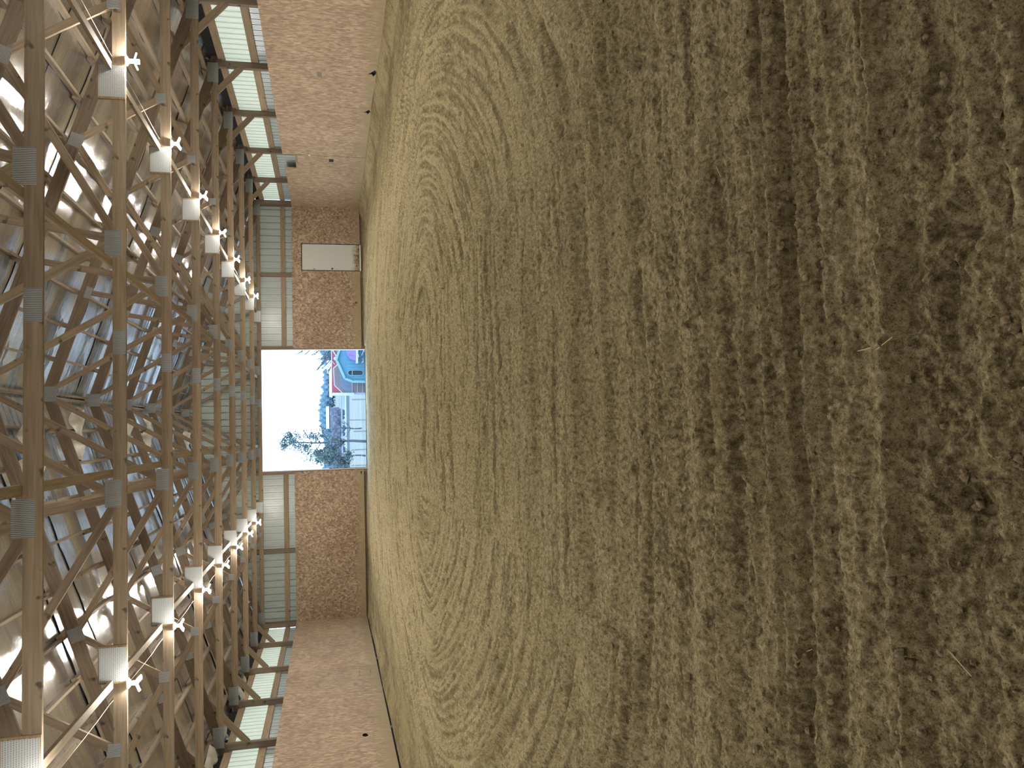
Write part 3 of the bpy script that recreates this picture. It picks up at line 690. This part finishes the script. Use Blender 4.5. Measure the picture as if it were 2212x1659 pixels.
def tree(name, x, y, H, leaves, seed, lab, lean=(0, 0), thick=1.0, blen=1.0):
    rs = random.Random(seed); r = empty(name, (x, y, gz(y)-.1)); tag(r, lab, 'tree'); m = MB(); tips = []
    p = Vector((0, 0, 0)); n = 10; pts = []; rad = []
    for i in range(n+1): pts.append(Vector((lean[0]*i/n+.05*math.sin(i+seed), lean[1]*i/n, H*.93*i/n))); rad.append(.016*H*(1-.85*i/n)+.01)
    m.tube(pts, rad, 8)
    for i in range(2, n+1):
        if i/n < .26: continue
        for k in range(3 if leaves else 4):
            a = rs.uniform(0, 6.28); f_ = i/n; ln = H*.27*(1.25-f_)*rs.uniform(.7, 1.1)+.15
            grow(m, pts[i], Vector((math.cos(a), math.sin(a), .55)).normalized(), ln*.55*blen, (rad[i]*.5+.004)*thick, 2, tips, rs, .9, 2)
    m.build('trunk', M['bark'], r, smooth=True)
    if leaves:
        q = MB()
        for tp_ in tips:
            for k in range(6):
                c_ = tp_+Vector((rs.gauss(0, .13), rs.gauss(0, .13), rs.gauss(0, .13))); b = len(q.V); s_ = rs.uniform(.028, .055)
                a_ = Vector((rs.gauss(0, 1), rs.gauss(0, 1), rs.gauss(0, 1))).normalized(); b_ = a_.cross(Vector((rs.gauss(0, 1), rs.gauss(0, 1), rs.gauss(0, 1)))).normalized()
                q.V += [tuple(c_-a_*s_*1.5), tuple(c_+b_*s_), tuple(c_+a_*s_*1.5), tuple(c_-b_*s_)]; q.F.append((b, b+1, b+2, b+3))
        link('leaves', me_from(q.V, q.F), M['leaf'], r, 'stuff')
    return r
# ground point seen at a photo pixel, at chosen depth
def at(px, py, Y):
    d = fw + r2*((1659-py-829.5)/F) - u2*((px-1106)/F); return Vector((0, 0, CZ)) + d*(Y/d.y)
q = at(772, 953, 60); tree('oak_tree', q.x, 60, 6.1, True, 5, 'young oak with sparse brown-green leaves standing left of the doorway view')
q = at(765, 985, 66); tree('oak_sapling', q.x, 66, 3.9, True, 12, 'smaller leafy sapling beside the young oak, nearer the door jamb')
q = at(765, 925, 74); tree('bare_sapling', q.x, 74, 4.0, False, 22, 'small bare sapling with fine grey twigs behind the young oak')
q = at(735, 744, 52); tree('bare_tree', q.x, 52, 5.2, False, 31, 'tall bare tree partly hidden by the door jamb above the play hut', (0, 0), 2.0, 1.5)
# far tree line: lumpy crowns, each tree its own
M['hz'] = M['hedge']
def crown_mesh(seed):
    rs = random.Random(seed); bm = bmesh.new(); bmesh.ops.create_icosphere(bm, subdivisions=3, radius=1)
    for v in bm.verts:
        k = 1+.22*math.sin(v.co.x*5+seed)*math.cos(v.co.z*6+seed*2)+rs.uniform(-.10, .10); v.co = Vector((v.co.x*k, v.co.y*k, v.co.z*k))
    me = bpy.data.meshes.new('crown'); bm.to_mesh(me); bm.free(); return me
crowns = [crown_mesh(s) for s in range(4)]
trunk_me = MB().tube([(0, 0, -1.5), (0, 0, .2)], [.12, .08], 6).mesh()
for cm in crowns: cm.materials.append(M['hedge'])
trunk_me.materials.append(M['bark'])
for k in range(66):
    row = k % 3; x = -62+(k//3)*7.4+row*2.5+random.uniform(-.3, .3); y = 505+row*16+4*((k//3) % 2); r_ = random.uniform(2.75, 3.0); hx = 1.0+.18*math.sin(x*.13)
    r = empty('tree', (x, y, gz(y))); tag(r, 'haze-tinted blue-green tree in the far tree line on the horizon', 'tree', 'trees of the far tree line')
    c_ = link('crown', crowns[k % 4], None, r); c_.location = (0, 0, 4.6*hx); c_.scale = (r_, r_, 4.0*hx)
    tk = link('trunk', trunk_me, None, r); tk.location = (0, 0, 3.0); tk.scale = (3, 3, 2.2)
M['brush'] = flat('winter_brush', (.15, .15, .20), .95, 0, .3)
brush_me = crown_mesh(9); brush_me.materials.clear(); brush_me.materials.append(M['brush']); bm2 = trunk_me.copy(); bm2.materials.clear(); bm2.materials.append(M['bark'])
for k in range(12):
    q = at(730, 1018-k*11.5, 186+(k % 2)*9); r = empty('brush_clump', (q.x, q.y, gz(q.y))); tag(r, 'bare purplish brush clump behind the distant guardrail, left of the play hut', 'bush', 'brush behind the guardrail')
    hgt = 1.15+.35*math.sin(k*1.9)
    c_ = link('branches', brush_me, None, r); c_.location = (0, 0, 1.9); c_.scale = (.62, 1.1, hgt*1.1); c_.rotation_euler[2] = k
    tk = link('stem', bm2, None, r); tk.location = (0, 0, .9)
# far white farm buildings
M['slatewall'] = flat('weathered_wall', (.17, .20, .20))
def house(lab, px0, px1, py0, py1, Y, chim=None):
    a = at(px1, py1, Y); b = at(px0, py0, Y); x0, x1, z0, z1 = a.x, b.x, min(a.z, b.z), max(a.z, b.z); r = empty('farm_building', (x0, Y, gz(Y))); tag(r, lab, 'building')
    wl_ = MB().box(0, x1-x0, 0, 9, 0, z0-gz(Y)).build('wall', flat('white_wall', (.7, .72, .72)) if 'white_wall' not in bpy.data.materials else bpy.data.materials['white_wall'], r)
    m = MB(); hz = z0-gz(Y); m.prism([(-.4, hz), (9.4, hz), (4.5, z1-gz(Y))], 'x', -.4, x1-x0+.4); m.build('roof', bpy.data.materials['white_wall'], r); wl_.data.materials[0] = M['slatewall'] if not chim else wl_.data.materials[0]
    if chim: MB().box(*chim, 3, 5, hz, z1-gz(Y)+1.6).build('chimney', bpy.data.materials['white_wall'], r)
house('long low white building far beyond the field, left of the play hut', 704, 711, 880, 924, 330)
house('low white shed roof directly behind the play hut', 711, 718, 806, 852, 210)
house('white farmhouse with a square chimney above the play hut', 706, 716, 778, 801, 230, (.9, 1.9))

# ------------------------------------------------------------------ play hut: printed red-roofed barn back and blue moulded booth
HY = 40.0
C = {n_: flat('hut_'+n_, c_, .45) for n_, c_ in dict(red=(.50, .07, .12), white=(.62, .66, .66), grey=(.24, .19, .18), slate=(.20, .22, .30), blue=(.10, .29, .40), pale=(.24, .46, .52), purple=(.32, .20, .50), cream=(.5, .5, .45), dim=(.03, .06, .08)).items()}
def hp(px, py): p = at(px, py, HY); return (p.x, p.z)
zb = gz(HY)-.05
def z_(px, py): return hp(px, py)[1]
hut = empty('barn_playhouse', (0, 0, 0)); tag(hut, 'red white and slate barn-shaped playhouse behind the blue booth', 'playhouse')
xL = hp(760, 850)[0]; xR_ = hp(760, 720)[0]; zt = z_(716, 800)
m = MB(); m.box(xL, xR_, HY, HY+1.7, zb, zt); m.build('body', C['slate'], hut)
poly0 = [(740, 849), (716.5, 849), (716.5, 742), (740, 742)]
MB().prism([hp(a, b) for a, b in poly0], 'y', HY-.015, HY).build('red_gable', C['red'], hut)
# gambrel infill: polygon pieces standing proud of the red body
def poly(pts, y0, y1, name, mat, par): MB().prism([hp(a, b) for a, b in pts], 'y', y0, y1).build(name, mat, par)
poly([(800, 849), (738.6, 849), (721.5, 832.5), (719.5, 795), (729, 786), (733, 780), (800, 780)], HY-.02, HY, 'white_outline', C['white'], hut)
poly([(800, 848), (740.5, 848), (723, 832), (721.3, 796.5), (730.5, 787.5), (735, 782), (800, 782)], HY-.035, HY-.021, 'roof_board', C['grey'], hut)
poly([(762, 848), (748, 848), (734.5, 833), (734, 797), (745, 790), (762, 790)], HY-.05, HY-.036, 'siding_panel', C['slate'], hut)
for k in range(6):
    yy = 843-k*8.5; poly([(760.5, yy), (738, yy), (738, yy-.7), (760.5, yy-.7)], HY-.056, HY-.0505, 'siding_groove', C['blue'], hut)
for a in (773, 784): poly([(a, 848), (a-1.2, 848), (a-1.2, 782), (a, 782)], HY-.052, HY-.036, 'plank_joint', C['cream'], hut)
poly([(761.5, 848), (760, 848), (760, 782), (761.5, 782)], HY-.052, HY-.036, 'plank_joint', C['cream'], hut)
poly([(717.2, 850), (716, 850), (716, 742), (717.2, 742)], HY-.03, HY-.0, 'eave_trim', C['white'], hut)
poly([(765, 854), (718, 854), (718, 848.5), (765, 848.5)], HY-.12, HY+.2, 'corner_board', C['white'], hut)
poly([(732, 781), (717, 756), (719, 755), (734, 780)], HY-.04, HY-.0, 'gable_trim', C['white'], hut)
poly([(723, 787.5), (716.5, 781), (717, 780), (724, 786.5)], HY-.04, HY-.0, 'gable_trim', C['white'], hut)
c_ = hp(724.5, 774.5); MB().tube([(c_[0], HY-.03, c_[1]), (c_[0], HY, c_[1])], .085, 14).build('round_ornament', C['white'], hut)
poly([(736, 756), (722, 756), (731, 765), (736, 762)], HY-.045, HY-.03, 'roof_board', C['grey'], hut)
# booth
BY = HY-.9
def hb_(px, py): p = at(px, py, BY); return (p.x, p.z)
booth = empty('blue_play_booth', (0, 0, 0)); tag(booth, 'bright blue moulded plastic booth with an oval window and purple awning', 'playhouse')
outl = [(795, 825), (762, 824.5), (745, 818), (739, 805), (733, 791), (730, 785), (727, 778), (729, 768), (733, 757), (735, 720), (795, 720)]
P2 = [hb_(a, b) for a, b in outl]
sgn = lambda v: (v > 0)-(v < 0)
ow = [hb_(768+(10.5*sgn(math.cos(t)) if abs(math.cos(t)) > .02 else 0)+6*math.cos(t), 805.5-5.8*math.sin(t)) for t in [2*math.pi*(i+.5)/18 for i in range(18)]]
me = sheet_holes(P2, [ow], .05); me.transform(Matrix.Rotation(math.radians(90), 4, 'X')); o = link('front_wall', me, C['blue'], booth); o.location = (0, BY, 0)
m = MB()
for a, b in zip(outl[:-2], outl[1:-1]):
    p, q = hb_(*a), hb_(*b); m.board((p[0], BY-.06, p[1]), (q[0], BY-.06, q[1]), .10, .16, (0, 1, 0))
m.build('roof_edge', C['pale'], booth)
m = MB(); m.box(min(P2[0][0], P2[1][0])+.02, xR_, BY+.05, BY+.75, zb, z_(760, 800)); m.build('side_wall', C['pale'], booth)
rs_ = MB()
for i in range(18):
    a = ow[i]; b = ow[(i+1) % 18]; rs_.board((a[0], BY-.03, a[1]), (b[0], BY-.03, b[1]), .03, .04)
rs_.build('window_frame', C['pale'], booth)
MB().prism([hb_(768+(10.5*sgn(math.cos(t)))+5.6*math.cos(t), 805.5-5.4*math.sin(t)) for t in [2*math.pi*(i+.5)/16 for i in range(16)]], 'y', BY+.03, BY+.045).build('window_pane', C['dim'], booth)
p, q = hb_(761, 811), hb_(761, 800); MB().board((p[0], BY-.01, p[1]), (q[0], BY-.01, q[1]), .02, .03).build('window_bar', C['white'], booth)
for a in (742, 752, 762, 772, 784): p, q = hb_(a, 818 if a > 748 else 806), hb_(a, 813); 
for b in (822, 815, 797, 790, 782): 
    p, q = hb_(750 if b < 815 else 765, b), hb_(792, b); MB().board((p[0], BY-.028, p[1]), (q[0], BY-.028, q[1]), .02, .012).build('wall_groove', C['pale'], booth)
# purple scalloped awning
m = MB(); aw = [(749, 720), (748, 760), (750, 768), (755, 775), (761, 779), (768, 780), (768, 720)]
m.prism([hb_(a, b) for a, b in aw], 'y', BY-.42, BY-.03); m.build('awning', C['purple'], booth)
for k in range(4):
    p, q = hb_(749+k*.5, 728+k*13), hb_(768, 730+k*14); MB().board((p[0], BY-.425, p[1]), (q[0], BY-.425, q[1]), .015, .012).build('awning_rib', C['slate'], booth)
p, q = hb_(770.5, 786), hb_(770.5, 720); MB().board((p[0], BY-.3, p[1]), (q[0], BY-.3, q[1]), .10, .5).build('shelf', C['white'], booth)
tb = empty('wire_table', (0, 0, 0)); tag(tb, 'white wire garden table under the purple awning', 'table'); rs = random.Random(3)
for k in range(16):
    a = (774+rs.uniform(0, 12), 745+rs.uniform(0, 35)); b = (a[0]+rs.uniform(-5, 8), a[1]+rs.uniform(-12, 12)); p, q = hb_(*a), hb_(*b)
    MB().board((p[0], BY-.60-rs.uniform(0, .15), p[1]), (q[0], BY-.62-rs.uniform(0, .15), q[1]), .02, .02).build('wire_bar', C['white'] if k % 2 else C['slate'], tb)
for a, b in ((746, 788), (784, 788)):
    pass
